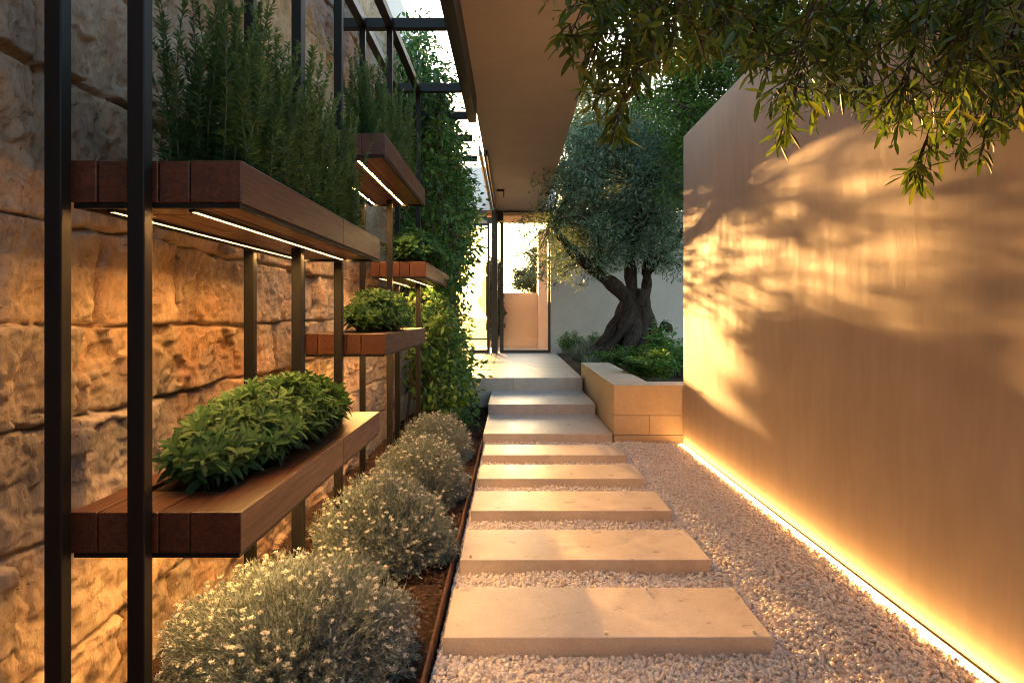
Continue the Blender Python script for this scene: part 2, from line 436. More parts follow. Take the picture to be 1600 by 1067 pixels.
SLABS = []   # front edge, back edge
for yf in (2.476, 3.259, 4.075, 4.872, 5.69):
    SLABS.append((yf, yf + .455))
SX0, SX1, SZ = -.247, .914, .066
def in_slab(x, y, e=.004):
    r = np.zeros(len(x), bool)
    for a, b in SLABS: r |= (x > SX0 + e) & (x < SX1 - e) & (y > a + e) & (y < b - e)
    r |= (y > 6.567)
    return r
gb = MB(); gb.box(-.27, WALL_X - .0362, -9, 6.60, -.05, -.008)
tag(gb.build('gravel_path', M['gravel_base']), kind='structure')
pb = MB()
for y0, y1, sp, sub in ((1.5, 3.9, .0148, 2), (3.9, 6.62, .0148, 1)):
    gx, gy = np.meshgrid(np.arange(-.262, WALL_X - .036, sp), np.arange(y0, y1, sp * .9))
    gx = gx.ravel() + rng.uniform(-.5, .5, gx.size) * sp; gy = gy.ravel() + rng.uniform(-.5, .5, gy.size) * sp
    ex = rng.uniform(-.262, WALL_X - .042, gx.size // 2); ey = rng.uniform(y0, y1, gx.size // 2)
    gz = np.concatenate([rng.uniform(-.008, .0, gx.size), rng.uniform(.003, .010, ex.size)])
    gx = np.concatenate([gx, ex]); gy = np.concatenate([gy, ey])
    gz = gz + .010 * fbm(np.stack([gx * 3, gy * 3, gx * 0], 1), 2)
    ok = ~in_slab(gx, gy); gx, gy, gz = gx[ok], gy[ok], gz[ok]; n = len(gx)
    r = rng.uniform(.0055, .0098, n) * (1 + .25 * (rng.random(n) > .9))
    S = np.stack([r * rng.uniform(.9, 1.3, n), r * rng.uniform(.8, 1.1, n), r * rng.uniform(.6, .85, n)], 1)
    blobs(pb, np.stack([gx, gy, gz], 1), S, sub)
q_ = np.array([(-.235, 2.92, .071), (.86, 2.51, .071), (.55, 2.91, .071), (-.2, 3.29, .071), (.9, 3.69, .071), (.1, 4.52, .071), (.71, 4.50, .071), (.33, 2.50, .071)])
blobs(pb, q_, np.full((8, 3), .0075) * rng.uniform(.7, 1.2, (8, 3)), 2)
tag(pb.build('gravel', M['pebble'], smooth=True), 'pale pink and cream rounded pebbles around the slabs', 'gravel', kind='stuff')

# left planting bed with mulch
def sheet(name, mat, x0, x1, y0, y1, zf, step=.08, **k):
    xs = np.arange(x0, x1 + step * .5, step); ys = np.arange(y0, y1 + step * .5, step)
    gx, gy = np.meshgrid(xs, ys); gz = zf(gx.ravel(), gy.ravel())
    V = np.stack([gx.ravel(), gy.ravel(), gz], 1); nx = len(xs)
    i = np.arange(len(ys) - 1)[:, None] * nx + np.arange(nx - 1)[None, :]
    F = np.stack([i, i + 1, i + nx + 1, i + nx], -1).reshape(-1, 4)
    mb = MB(); mb.add(V, F, .5); return mb.build(name, mat, smooth=True, **k)
tag(sheet('planting_soil', M['earth'], STONE_X - .05, -.295, -9.0, 9.2, lambda x, y: -.01 + .02 * fbm(np.stack([x * 5, y * 5, x * 0], 1), 3), .04), kind='structure')
mu = MB(); n = 15000
mx_ = rng.uniform(-1.2, -.30, n); my_ = rng.uniform(1.2, 9.1, n)
mz_ = rng.uniform(.0, .025, n); D = rand_dirs(n); D[:, 2] *= .3
mu.leaves(np.stack([mx_, my_, mz_], 1), D, rand_dirs(n) * .5 + np.array([0, 0, 1.]), rng.uniform(.014, .05, n), rng.uniform(.006, .016, n))
tag(mu.build('bark_mulch', M['mulch']), 'dark brown shredded bark mulch under the silver shrubs', 'mulch', kind='stuff')

ed = MB(); ed.box(-.292, -.283, -1.2, 6.56, -.1, .048)
tag(ed.build('metal_edging', M['corten']), 'thin rusty steel edging strip between mulch and gravel', 'edging')

# ---------------------------------------------------------------- stepping slabs, stairs, terrace
order = ['largest in view, front edge nearest the camera', 'second from the front, behind the nearest slab', 'middle one of the five, third from the front', 'fourth from the front, between the middle and farthest slabs', 'farthest one, just before the first wide stair']
for (a, b), od in zip(SLABS, order):
    s = MB(); c = ((SX0 + SX1) / 2, (a + b) / 2, 0)
    s.box(SX0, SX1, a, b, -.03, SZ)
    o = s.build('stepping_slab', M['slab'], bevel=.004, loc=c)
    tag(o, 'cream limestone stepping slab in gravel, ' + od, 'paving slab', 'limestone stepping slabs in the gravel')
st = thing('stone_stairs', 'two wide limestone stairs rising to the terrace beside the stone planter', 'stairs', (.32, 6.567, 0))
ZA, ZB, ZC = .0895, .2035, .374
s = MB(); s.box(-.281, .925, 6.567, 7.85, -.05, ZA); hang(s, 'step', M['slab'], st, bevel=.004)
s = MB(); s.box(-.279, .915, 7.83, 9.23, -.05, ZB); hang(s, 'step', M['slab'], st, bevel=.004)
tr = MB(); tr.box(STONE_X, .908, 9.21, 15.9, -.05, ZC)
tag(tr.build('terrace', M['paving'], bevel=.004), kind='structure')
fl = thing('floor_track', 'flat metal door track let into the terrace floor before the glass', 'floor track', (-.45, 10.6, ZC))
f = MB()
for x in (-.56, -.455, -.35): f.box(x - .008, x + .022, 10.55, 15.0, ZC - .01, ZC + .004)
f.box(-1.2, -.328, 10.50, 10.549, ZC - .01, ZC + .004)
hang(f, 'rail', M['metal'], fl)
f = MB(); f.box(-.537, -.464, 10.552, 14.99, ZC - .01, ZC + .003); f.box(-.432, -.359, 10.552, 14.99, ZC - .01, ZC + .003)
hang(f, 'infill_strip', M['slab'], fl)

# ---------------------------------------------------------------- right wall with ground light
rw = MB()
WTOP = 2.84; WEND = 6.5
rw.box(WALL_X, WALL_X + .32, -6, WEND, -.2, WTOP)
rwo = rw.build('plaster_wall', M['plaster_right'], bevel=.006)
tag(rwo, 'tall beige trowelled plaster wall along the right side of the path', 'wall')
lt = thing('ground_light', 'glowing warm light strip along the foot of the beige wall', 'light strip', (WALL_X - .02, 2.5, 0))
l = MB(); l.box(WALL_X - .011, WALL_X - .004, -3.0, WEND - .02, -.05, .014); chn = hang(l, 'channel', M['metal'], lt)
l = MB(); l.box(WALL_X - .036, WALL_X - .012, -3.0, WEND - .02, -.03, .012); hang(l, 'light_strip', M['led_wall'], lt, chn)

blk_ = thing('unseen_blocker', 'added dark timber screen, unseen behind the viewer, blocking light from there', 'light blocker', (.15, -5.0, 0))  # added, out of view: dark boards keep light off post and shelf fronts
for k in range(14):
    m_ = MB(); x = -1.19 + k * .196; m_.box(x, x + .19, -5.04, -5.0, .02, 3.0); hang(m_, 'board', M['wood'], blk_)
m_ = MB(); m_.box(-1.19, 1.55, -5.09, -5.041, .3, .42); hang(m_, 'crossbar', M['metal'], blk_)
m_ = MB(); m_.box(-1.19, 1.55, -5.09, -5.041, 2.5, 2.62); hang(m_, 'crossbar', M['metal'], blk_)

# ---------------------------------------------------------------- stone wall on the left
def stone_wall():
    ys = [-9.0]
    while ys[-1] < -2.0: ys.append(ys[-1] + .25)
    while ys[-1] < 1.0: ys.append(ys[-1] + .06)
    while ys[-1] < 13.0: ys.append(ys[-1] + max(.0065, .0044 * ys[-1]))
    ys = np.array(ys); zs = np.concatenate([np.arange(-.1, 2.4, .0078), np.arange(2.4, 4.06, .0125)])
    Y, Z = np.meshgrid(ys, zs); N = Y.size
    y = Y.ravel(); z = Z.ravel()
    b0 = [-.3, .26, .585, .91, 1.165, 1.455, 1.87, 2.2, 2.62, 2.95, 3.32, 3.66, 4.3]
    r2 = np.random.default_rng(21)
    y_w = y + .05 * fbm(np.stack([y * 3, z * 3, y * 0 + 3], 1), 3)
    z_w = z + .006 * fbm(np.stack([y * 9, z * 9, y * 0 + 8], 1), 3)
    bd = [b + .013 * fbm(np.stack([y * 1.6, y * 0 + 11.7 * i, y * 0], 1), 3) for i, b in enumerate(b0)]
    h = np.zeros(N); dist = np.full(N, 9.0); att = np.zeros(N)
    for i in range(len(b0) - 1):
        mk_ = (z_w >= bd[i]) & (z_w < bd[i + 1])
        sp = [-3 - r2.random()]
        while sp[-1] < 14: sp.append(sp[-1] + r2.uniform(.26, .66))
        sp = np.array(sp)
        ym = y_w[mk_] + .16 * (z[mk_] - b0[i]) * r2.uniform(-1, 1)
        k = np.clip(np.searchsorted(sp, ym) - 1, 0, len(sp) - 2)
        dy = np.minimum(ym - sp[k], sp[k + 1] - ym); dz = np.minimum(z_w[mk_] - bd[i][mk_], bd[i + 1][mk_] - z_w[mk_])
        off = r2.uniform(-.018, .022, len(sp)); ty = r2.uniform(-.05, .05, len(sp)); tz = r2.uniform(-.07, .05, len(sp)); av = r2.random(len(sp))
        cyk = (sp[k] + sp[k + 1]) / 2
        h[mk_] = off[k] + ty[k] * (ym - cyk) + tz[k] * .6 * (z[mk_] - (b0[i] + b0[i + 1]) / 2)
        dist[mk_] = np.minimum(dy * .62, dz); att[mk_] = av[k]
    def facets(yy, zz, cs, tilt, seed):
        q = np.stack([yy / cs, zz / cs], 1); ci = np.floor(q).astype(np.int64)
        best = np.full(len(yy), 9.0); hh = np.zeros(len(yy)); z0_ = ci[:, 0] * 0
        for dx in (-1, 0, 1):
            for dz_ in (-1, 0, 1):
                a, b = ci[:, 0] + dx, ci[:, 1] + dz_
                c1, c2 = a + _h(a, b, z0_ + seed), b + _h(a, b, z0_ + seed + 1)
                d = (q[:, 0] - c1) ** 2 + (q[:, 1] - c2) ** 2; m = d < best
                hv = (q[:, 0] - c1) * (_h(a, b, z0_ + seed + 2) - .5) + (q[:, 1] - c2) * (_h(a, b, z0_ + seed + 3) - .5) + .6 * (_h(a, b, z0_ + seed + 4) - .5)
                hh = np.where(m, hv, hh); best = np.where(m, d, best)
        return hh * cs * tilt
    wy = y + att * 9 + .03 * fbm(np.stack([y * 12, z * 12, att * 30], 1), 3); wz = z + .03 * fbm(np.stack([y * 12, z * 12, att * 30 + 9], 1), 3)
    p = np.stack([h * 0 + att * 37, y, z], 1)
    rel = .010 * fbm(p * np.array([1, 3.2, 3.2]), 4, .55) + .005 * (1 - np.abs(fbm(p * np.array([1, 6, 4.2]) + 5, 4, .55)) * 2) + .0050 * fbm(p * np.array([1, 22, 16]), 4, .68)
    rel = rel + facets(wy, wz, .19, .22, 11) + facets(wy * 1.0, wz * 1.3, .05, .24, 31)
    rel = rel + .0052 * (.5 - np.abs(fbm(np.stack([att * 9, y * 13 + z * 7, z * 15 - y * 3], 1), 4, .6))) + .0022 * fbm(p * np.array([1, 55, 55]), 2, .6)
    crack = np.abs(fbm(p * np.array([1, 2.6, 1.9]) + 21, 4, .55)); rel = rel - .007 * np.clip(1 - crack / .02, 0, 1)
    wj = .009 + .004 * fbm(np.stack([y * 4, z * 4, y * 0 + 5], 1), 2)
    e = np.clip(dist / np.maximum(wj, .004), 0, 1); e = e * e * (3 - 2 * e)
    e2 = np.clip(dist / .03, 0, 1); e2 = 1 - (1 - e2) ** 2
    x = STONE_X + h + rel - .040 * (1 - e) - .004 * (1 - e2)
    nx = len(ys); i = np.arange(len(zs) - 1)[:, None] * nx + np.arange(nx - 1)[None, :]
    F = np.stack([i, i + 1, i + nx + 1, i + nx], -1).reshape(-1, 4)
    mb = MB(); mb.add(np.stack([x, y, z], 1), F, att)
    V2 = MB(); mb.box(STONE_X - .45, STONE_X - .12, -9.0, 13.0, -.1, 4.05, .5)
    return mb
sw = thing('stone_wall', 'high wall of rough warm quarry blocks along the left side', 'wall', (STONE_X, 5, 0))
hang(stone_wall(), 'stonework', M['stone'], sw, smooth=True)
s = MB(); s.box(STONE_X - .5, STONE_X - .015, -9.0, 13.0, 4.055, 4.75); hang(s, 'parapet', M['plaster_white'], sw, bevel=.006)

# ---------------------------------------------------------------- pergola frame
PW = .039
OUT0, INN0 = -.8676, -1.054
pg = thing('pergola', 'black steel pergola frame carrying the wooden planter shelves', 'pergola', (-.95, 3.4, 0))
PD = [1.58, 2.75, 3.40, 4.82, 6.27, 7.60]
for d in PD:
    for x0 in (OUT0, INN0):
        m_ = MB(); m_.box(x0, x0 + PW, d, d + PW, -.1, 3.169); hang(m_, 'post', M['metal'], pg, bevel=.003)
for x0 in (OUT0, INN0):
    m_ = MB(); m_.box(x0 - .008, x0 + PW + .008, -4, 6.34, 3.17, 3.23); hang(m_, 'rail', M['metal'], pg, bevel=.003)
for d in (-1.2, .2, 1.6, 3.2, 4.83, 6.2, 7.05, 7.95, 9.0):
    m_ = MB(); m_.box(STONE_X + .03, -.462, d, d + .06, 3.165, 3.235); hang(m_, 'crossbeam', M['metal'], pg, bevel=.003)
m_ = MB(); m_.box(-.46, -.375, -9, 7.2, 3.16, 3.42); hang(m_, 'edge_beam', M['metal'], pg, bevel=.003)

# ---------------------------------------------------------------- planter shelves
SH0, SH1 = -1.030, -.632
def shelf(label, y0, y1, z0, z1):
    t = thing('planter_shelf', label, 'planter', (-.82, y0, z0), 'wooden planter shelves on the pergola frame')
    wo, wi, we = .118, .095, .20
    lip = .012
    def board(x0, x1, ya, yb, za, zb):
        b = MB(); b.box(x0, x1, ya, yb, za, zb); hang(b, 'board', M['wood'], t, bevel=.0025)
    g_ = .003
    half = y0 + (y1 - y0) * .58
    board(SH1 - wo, SH1, y0, half - g_ / 2, z0 + lip, z1); board(SH1 - wo, SH1, half + g_ / 2, y1, z0 + lip, z1)
    board(SH0, SH0 + .062, y0, y1, z0 + lip, z1)
    xm0, xm1 = SH0 + .062 + g_, SH1 - wo - g_
    xm = xm0 + (xm1 - xm0) * .66
    for ya, yb in ((y0 + .002, y0 + we), (y1 - we, y1 - .002)):
        board(xm0, xm - g_ / 2, ya, yb, z0 + lip, z1 - .001); board(xm + g_ / 2, xm1, ya, yb, z0 + lip, z1 - .001)
    # slatted underside
    for k in range(3):
        xa = xm0 + (xm1 - xm0) * k / 3; xb = xm0 + (xm1 - xm0) * (k + 1) / 3 - g_
        b = MB(); b.box(xa, xb, y0 + we + .003, y1 - we - .003, z0 + lip, z0 + lip + .02); hang(b, 'base_board', M['wood'], t)
    so_ = MB(); so_.box(xm0 + .001, xm1 - .001, y0 + we + .003, y1 - we - .003, z0 + lip + .022, z1 - .012); hang(so_, 'soil', M['soil'], t)
    tr_ = MB()
    tr_.box(SH0 + .006, SH1 - .006, y0 + .006, y0 + .022, z0, z0 + lip - .001); tr_.box(SH0 + .006, SH1 - .006, y1 - .022, y1 - .006, z0, z0 + lip - .001)
    tr_.box(SH0 + .006, SH0 + .02, y0 + .0225, y1 - .0225, z0, z0 + lip - .001); tr_.box(SH1 - .02, SH1 - .006, y0 + .0225, y1 - .0225, z0, z0 + lip - .001)
    hang(tr_, 'metal_tray', M['metal'], t)
    for x in (-.785, -.985):
        h_ = MB(); h_.box(x - .0085, x - .0063, y0 + .09, y1 - .05, z0 + .003, z0 + lip + .001); h_.box(x + .0063, x + .0085, y0 + .09, y1 - .05, z0 + .003, z0 + lip + .001); h_.box(x - .0085, x + .0085, y0 + .085, y0 + .0895, z0 + .002, z0 + lip + .001); ch = hang(h_, 'light_channel', M['metal'], t)
        l_ = MB(); l_.box(x - .006, x + .006, y0 + .09, y1 - .05, z0 + .0075, z0 + lip + .001); hang(l_, 'light_strip', M['led'], t, ch)
    return t
shelf('big wooden planter shelf nearest at the upper left, lit below, holding tall rosemary', 1.635, 3.33, 1.448, 1.558)
shelf('big wooden planter shelf nearest at the lower left, holding bushy sage', 1.635, 3.33, .634, .741)
shelf('highest wooden planter shelf, between second posts, lit below, with rosemary', 3.47, 5.05, 1.974, 2.093)
shelf('middle height wooden planter shelf at eye level with round sage bush', 3.47, 5.05, .992, 1.105)
shelf('farthest wooden planter shelf, small, lit below, beside the climber', 5.09, 6.95, 1.462, 1.582)

# ---------------------------------------------------------------- plants on the shelves
def rosemary(label, x0, x1, y0, y1, z, hmin, hmax, n, lean=.12):
    t = thing('rosemary_plant', label, 'rosemary', ((x0 + x1) / 2, (y0 + y1) / 2, z))
    L = MB(); S = MB()
    for k in range(n):
        x = rng.uniform(x0, x1); y = rng.uniform(y0, y1); h = rng.uniform(hmin, hmax)
        if rng.random() < .35: h *= rng.uniform(.4, .75)
        m = 14; tt = np.linspace(0, 1, m)
        dx, dy = rng.normal(0, lean, 2) * h
        px = x + dx * tt ** 1.3 + .012 * np.sin(tt * 5 + rng.random() * 6); py = y + dy * tt ** 1.3 + .012 * np.sin(tt * 4 + rng.random() * 6)
        path = np.stack([px, py, z - .02 + h * tt], 1)
        S.tube(path, np.linspace(.0022, .001, m), 5)
        nn = int(h / .0022)
        u = np.sort(rng.uniform(.05, 1.0, nn)); idx = u * (m - 1); i0 = np.clip(idx.astype(int), 0, m - 2); fr = (idx - i0)[:, None]
        B = path[i0] * (1 - fr) + path[i0 + 1] * fr; T = nrm(path[i0 + 1] - path[i0])
        ang = rng.uniform(0, 2 * np.pi, nn); side = np.stack([np.cos(ang), np.sin(ang), 0 * ang], 1)
        up = np.clip(.45 + .9 * (u - .3), .35, 1.3)[:, None]
        Dv = nrm(side + T * up)
        ln = rng.uniform(.020, .034, nn) * np.clip(1.35 - u * .65, .5, 1.2)
        L.leaves(B, Dv, T + .3 * rand_dirs(nn), ln, .0062, False, .12, np.clip(.12 + .5 * rng.random(nn) + .35 * (u > .88), 0, 1))
    hang(L, 'needles', M['rosemary'], t); hang(S, 'stems', M['stem'], t)
rosemary('tall upright rosemary at the near end of the upper planter', -.955, -.69, 1.85, 2.55, 1.545, .34, .66, 180)
rosemary('dense bushy rosemary on the far half of the upper planter', -.93, -.69, 2.5, 3.14, 1.545, .26, .56, 190)
rosemary('dark rosemary on the highest planter shelf', -.93, -.68, 3.68, 4.86, 2.08, .28, .58, 175)

def herb_mass(name, label, cat, c, r, n, leaf, wid, mat, pairs=6, up=.6, seed_top=1):
    """stems rising from a bed to a domed surface, leaves in pairs along the upper stem"""
    t = thing(name, label, cat, (c[0], c[1], c[2]))
    L = MB(); S = MB()
    for k in range(n):
        a = rng.uniform(0, 2 * np.pi); rr = rng.random() ** .5
        ex, ey = math.cos(a) * rr, math.sin(a) * rr
        ez = math.sqrt(max(0, 1 - rr * rr * .82)) * rng.uniform(.72, 1.05)
        tip = np.array([c[0] + ex * r[0], c[1] + ey * r[1], c[2] + ez * r[2]])
        base = np.array([c[0] + ex * r[0] * .42, c[1] + ey * r[1] * .85, c[2] - .01])
        m = 8; tt = np.linspace(0, 1, m)[:, None]
        mid = np.array([base[0] * .6 + tip[0] * .4, base[1] * .6 + tip[1] * .4, base[2] * .35 + tip[2] * .65])
        path = (1 - tt) ** 2 * base + 2 * tt * (1 - tt) * mid + tt ** 2 * tip
        S.tube(path, np.linspace(.0022, .0012, m), 4)
        T = nrm(np.gradient(path, axis=0))
        for j in range(pairs):
            u = .38 + .62 * (j + .6 * rng.random()) / pairs
            i = min(int(u * (m - 1)), m - 2); f_ = u * (m - 1) - i
            B = path[i] * (1 - f_) + path[i + 1] * f_
            ph = rng.uniform(0, np.pi) if j % 2 == 0 else ph + np.pi / 2
            ref = np.array([0.3, .2, 1.0]); s1 = nrm(np.cross(T[i], ref)); s2 = np.cross(T[i], s1)
            sc = leaf * rng.uniform(.65, 1.15) * (1 - .45 * (u - .4))
            q = 4 if j == pairs - 1 else 2
            for e in range(q):
                ang = ph + 2 * np.pi * e / q
                sd = s1 * math.cos(ang) + s2 * math.sin(ang)
                Dv = nrm(sd + T[i] * (up + (.7 if q == 4 else 0)) + np.array([0, 0, .15]))
                L.leaves(B[None], Dv[None], (T[i] + .25 * rng.normal(size=3))[None], [sc], [sc * wid], True, rng.uniform(.25, .85), np.array([np.clip(.15 + .55 * rng.random() + .3 * (u > .85), 0, 1)]))
    hang(L, 'leaves', mat, t, smooth=True); hang(S, 'stems', M['stem'], t)
herb_mass('sage_plant', 'large leafy sage spilling over the lower left planter', 'sage', (-.835, 2.50, .73), (.175, .74, .245), 620, .057, .33, M['sage'])
herb_mass('sage_plant', 'small rounded sage mound on the middle height planter', 'sage', (-.80, 4.20, 1.095), (.18, .50, .25), 300, .058, .36, M['basil'])
herb_mass('herb_plant', 'bright green herb on the farthest planter shelf', 'herb', (-.80, 5.85, 1.57), (.22, .70, .33), 260, .075, .45, M['basil'])

# ---------------------------------------------------------------- silver shrubs
def silver(label, c, r, n, fl):
    n = int(n * 1.35)
    t = thing('silver_shrub', label, 'shrub', (c[0], c[1], 0), 'silver flowering shrubs along the stone wall')
    L = MB(); S = MB(); Fm = MB()
    for k in range(n):
        d = rng.normal(size=3); d[2] = abs(d[2]) * 1.0 - .15; d /= np.linalg.norm(d)
        lump = 1 + .10 * float(fbm(np.array([[d[0] * 2.6 + c[1] * 5, d[1] * 2.6, d[2] * 2.6]]), 2)[0])
        ln = rng.uniform(.88, 1.0) * lump if rng.random() < .82 else rng.uniform(.5, .85)
        tip = np.array(c) + d * np.array(r) * ln
        tip[2] = max(tip[2], .03)
        base = np.array([c[0] + d[0] * r[0] * .2, c[1] + d[1] * r[1] * .2, .01])
        m = 7; tt = np.linspace(0, 1, m)[:, None]
        mid = base * .45 + tip * .55 + np.array([0, 0, -.04 + .05 * rng.random()])
        path = (1 - tt) ** 2 * base + 2 * tt * (1 - tt) * mid + tt ** 2 * tip
        S.tube(path, np.linspace(.0016, .0008, m), 3, cap=False)
        nn = 28
        u = rng.uniform(.45, 1.0, nn); idx = u * (m - 1); i0 = np.clip(idx.astype(int), 0, m - 2); fr = (idx - i0)[:, None]
        B = path[i0] * (1 - fr) + path[i0 + 1] * fr; T = nrm(path[i0 + 1] - path[i0])
        Dv = nrm(rand_dirs(nn) + T * .9 + np.array([0, 0, .35]))
        L.leaves(B + rand_dirs(nn) * .004, Dv, rand_dirs(nn), rng.uniform(.014, .03, nn), rng.uniform(.0040, .0062, nn), False, .1, np.clip(rng.random(nn) * .7 + .25 * (u - .5), 0, 1))
        if d[2] > -.02 and rng.random() < fl:
            q = rng.integers(18, 32); hd = nrm(T[-1] * .5 + np.array([0, 0, 1.0]))
            off = rng.normal(0, .0040, (q, 3)); off -= (off @ hd)[:, None] * hd * .45
            blobs(Fm, tip + hd * .008 + off, np.full((q, 3), .0020) * rng.uniform(.7, 1.3, (q, 1)), 0)
    hang(L, 'leaves', M['silver'], t); hang(S, 'stems', M['greystem'], t); hang(Fm, 'flowers', M['flower'], t)
silver('nearest and largest silver shrub with white flower heads, bottom left', (-.74, 2.38, .04), (.43, .41, .34), 2000, .20)
silver('second silver shrub, wide and tall, below the end of the sage planter', (-.64, 3.45, .05), (.355, .37, .37), 1650, .17)
silver('third silver shrub, behind the wide one, around a black post', (-.60, 4.55, .05), (.33, .38, .36), 1200, .17)
silver('farthest silver shrub in front of the dark climber', (-.64, 5.75, .05), (.32, .40, .36), 950, .16)
gt = MB(); n = 60
B = np.array([-.72, 4.02, .0]) + rng.normal(0, .02, (n, 3)) * np.array([1, 1, 0]); Dg = nrm(np.array([0, 0, 1.0]) + .35 * rng.normal(size=(n, 3)))
gt.leaves(B, Dg, rand_dirs(n), rng.uniform(.12, .26, n), .006, True, .3)
tag(gt.build('grass_tuft', M['herb'], loc=(-.72, 4.02, 0)), 'small tuft of green blades at the foot of a black post', 'grass tuft')

# ---------------------------------------------------------------- climber
def climber():
    t = thing('climbing_plant', 'dark green leafy climber covering the far end of the pergola', 'climber', (-.85, 8.0, 0))
    L = MB(); S = MB()
    cl = []
    while len(cl) < 620:
        y = rng.uniform(6.5, 10.5); z = rng.uniform(.05, 4.1)
        pyv = CY - (z - CAM_H) / y * F_PX
        xr = np.interp(pyv, [60, 90, 130, 180, 215, 260, 330, 390, 440, 520, 590, 640, 690], [672, 698, 706, 696, 712, 730, 738, 742, 722, 722, 736, 738, 742])
        xmax = (xr - 6 - CX) / F_PX * y
        xmin = max(-1.2, (np.interp(pyv, [60, 130, 300, 460, 600, 700], [628, 612, 600, 640, 655, 690]) - CX) / F_PX * y)
        if xmin > xmax: continue
        x = rng.uniform(xmin, xmax)
        if z > 3.3 and x > -.5: continue
        cl.append((x, y, z))
    cl = np.array(cl)
    for x, y, z in cl:
        nn = int(rng.integers(30, 60)); r = rng.uniform(.12, .24)
        off = rng.normal(0, 1, (nn, 3)); off = off / np.linalg.norm(off, axis=1, keepdims=True) * (rng.random((nn, 1)) ** .5) * r
        B = np.array([x, y, z]) + off
        B[:, 2] = np.maximum(B[:, 2], .02)
        Dv = nrm(off / r + .7 * rand_dirs(nn) + np.array([.15, -.35, -.3]))
        L.leaves(B, Dv, rand_dirs(nn) * .6 + np.array([0, -.6, .7]), rng.uniform(.04, .085, nn), rng.uniform(.02, .036, nn), True, rng.uniform(0, .35, nn))
        q = np.array([x, y, z]); b = np.array([np.clip(x, -1.1, -.7), y * .6 + 7.7 * .4, max(0, z - rng.uniform(.3, .8))])
        S.tube(np.stack([b, (b + q) / 2 + rng.normal(0, .04, 3), q]), [.006, .004, .002], 4)
    for k in range(9):
        x = rng.uniform(-1.1, -.62); y = rng.uniform(7.0, 9.2); tt = np.linspace(0, 1, 16)
        S.tube(np.stack([x + .08 * np.sin(tt * 7 + k), y + .08 * np.cos(tt * 6 + k * 2), tt * 3.6], 1), np.linspace(.016, .005, 16), 6)
    # a few loose shoots reaching towards the canopy edge
    for px, py, d, dx in ((745, 222, 7.6, .22), (752, 300, 8.2, .1), (745, 385, 8.0, .12), (738, 330, 7.8, .12), (735, 560, 8.3, .1)):
        q0 = P(px - 25, py + 6, d); q1 = q0 + np.array([dx, -.1, .02]); tt = np.linspace(0, 1, 8)[:, None]
        pth = q0 * (1 - tt) + q1 * tt + np.array([0, 0, 1]) * .05 * np.sin(tt * 3)
        S.tube(pth, np.linspace(.004, .0015, 8), 4)
        nn = 14; B = q0 + (q1 - q0) * rng.random((nn, 1)) + np.array([0, 0, .03])
        L.leaves(B, nrm(rand_dirs(nn) + np.array([.5, 0, .1])), rand_dirs(nn) + np.array([0, -.5, .6]), rng.uniform(.04, .07, nn), rng.uniform(.018, .03, nn), True, .2)
    hang(L, 'leaves', M['climber'], t, smooth=True); hang(S, 'stems', M['twig'], t)
climber()

# ---------------------------------------------------------------- canopy roof, house, door, window
cr = thing('canopy_roof', 'long flat beige plaster canopy over the walkway', 'canopy', (.13, 6, 3.44))
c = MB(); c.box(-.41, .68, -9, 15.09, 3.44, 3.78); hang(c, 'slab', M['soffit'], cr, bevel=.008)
c = MB()
c.box(-.47, -.452, 9.6, 14.95, 3.36, 3.50); c.box(-.435, -.428, 9.6, 14.95, 3.37, 3.438); c.box(-.405, -.398, 9.6, 14.95, 3.37, 3.438); c.box(-.37, -.352, 9.6, 14.95, 3.36, 3.438)
hang(c, 'door_track', M['bronze'], cr)
c = MB(); c.box(-.30, -.16, 12.6, 12.63, 3.40, 3.438); c.box(-.18, -.16, 12.64, 12.67, 3.30, 3.438); hang(c, 'bracket', M['bronze'], cr)

hw = thing('house_wall', 'pale plaster house front above the glass at the end of the path', 'building', (-.8, 15.1, 0))
YF = 15.1
c = MB(); c.box(-4.5, .9, YF, YF + .3, 3.43, 4.36); hang(c, 'upper_wall', M['plaster_white'], hw, bevel=.006)
c = MB(); c.box(-4.5, -.56, YF + .04, YF + .24, 3.16, 3.28); hang(c, 'lintel', M['plaster_grey'], hw)
c = MB(); c.box(-4.5, -.56, YF + .02, YF + .2, 3.285, 3.40); hang(c, 'shutter_box', M['bronze'], hw)
c = MB(); c.box(-4.5, 1.2, YF + .31, 16.7, 3.36, 3.55); hang(c, 'eave', M['plaster_pink'], hw, bevel=.005)
c = MB(); c.box(-4.5, -1.9, YF, YF + .3, -.05, 3.42); hang(c, 'side_wall', M['plaster_white'], hw)

wd = thing('tall_window', 'tall fixed glass pane with a sheer curtain left of the door', 'window', (-1.2, YF, ZC))
c = MB(); c.box(-.565, -.505, YF + .03, YF + .10, ZC, 3.16); c.box(-1.9, -1.84, YF + .03, YF + .10, ZC, 3.16)
c.box(-1.84, -.565, YF + .03, YF + .10, ZC, ZC + .07); c.box(-1.84, -.565, YF + .03, YF + .10, 3.11, 3.16)
c.box(-1.84, -.565, YF + .035, YF + .095, ZC + .28, ZC + .32)
hang(c, 'frame', M['bronze'], wd)
c = MB(); c.box(-1.84, -.565, YF + .055, YF + .067, ZC + .07, 3.11); hang(c, 'pane', M['glass'], wd)
c = MB(); xs = np.linspace(-1.84, -.60, 90); zz = np.array([ZC + .02, 3.12])
V = np.array([(x, YF + .32 + .022 * math.sin(i * 1.05) + .008 * math.sin(i * .37), z) for z in zz for i, x in enumerate(xs)])
i = np.arange(len(xs) - 1); F = np.stack([i, i + 1, i + 1 + len(xs), i + len(xs)], 1); c.add(V, F, .5)
cu = hang(c, 'curtain', M['curtain'], wd, smooth=True)

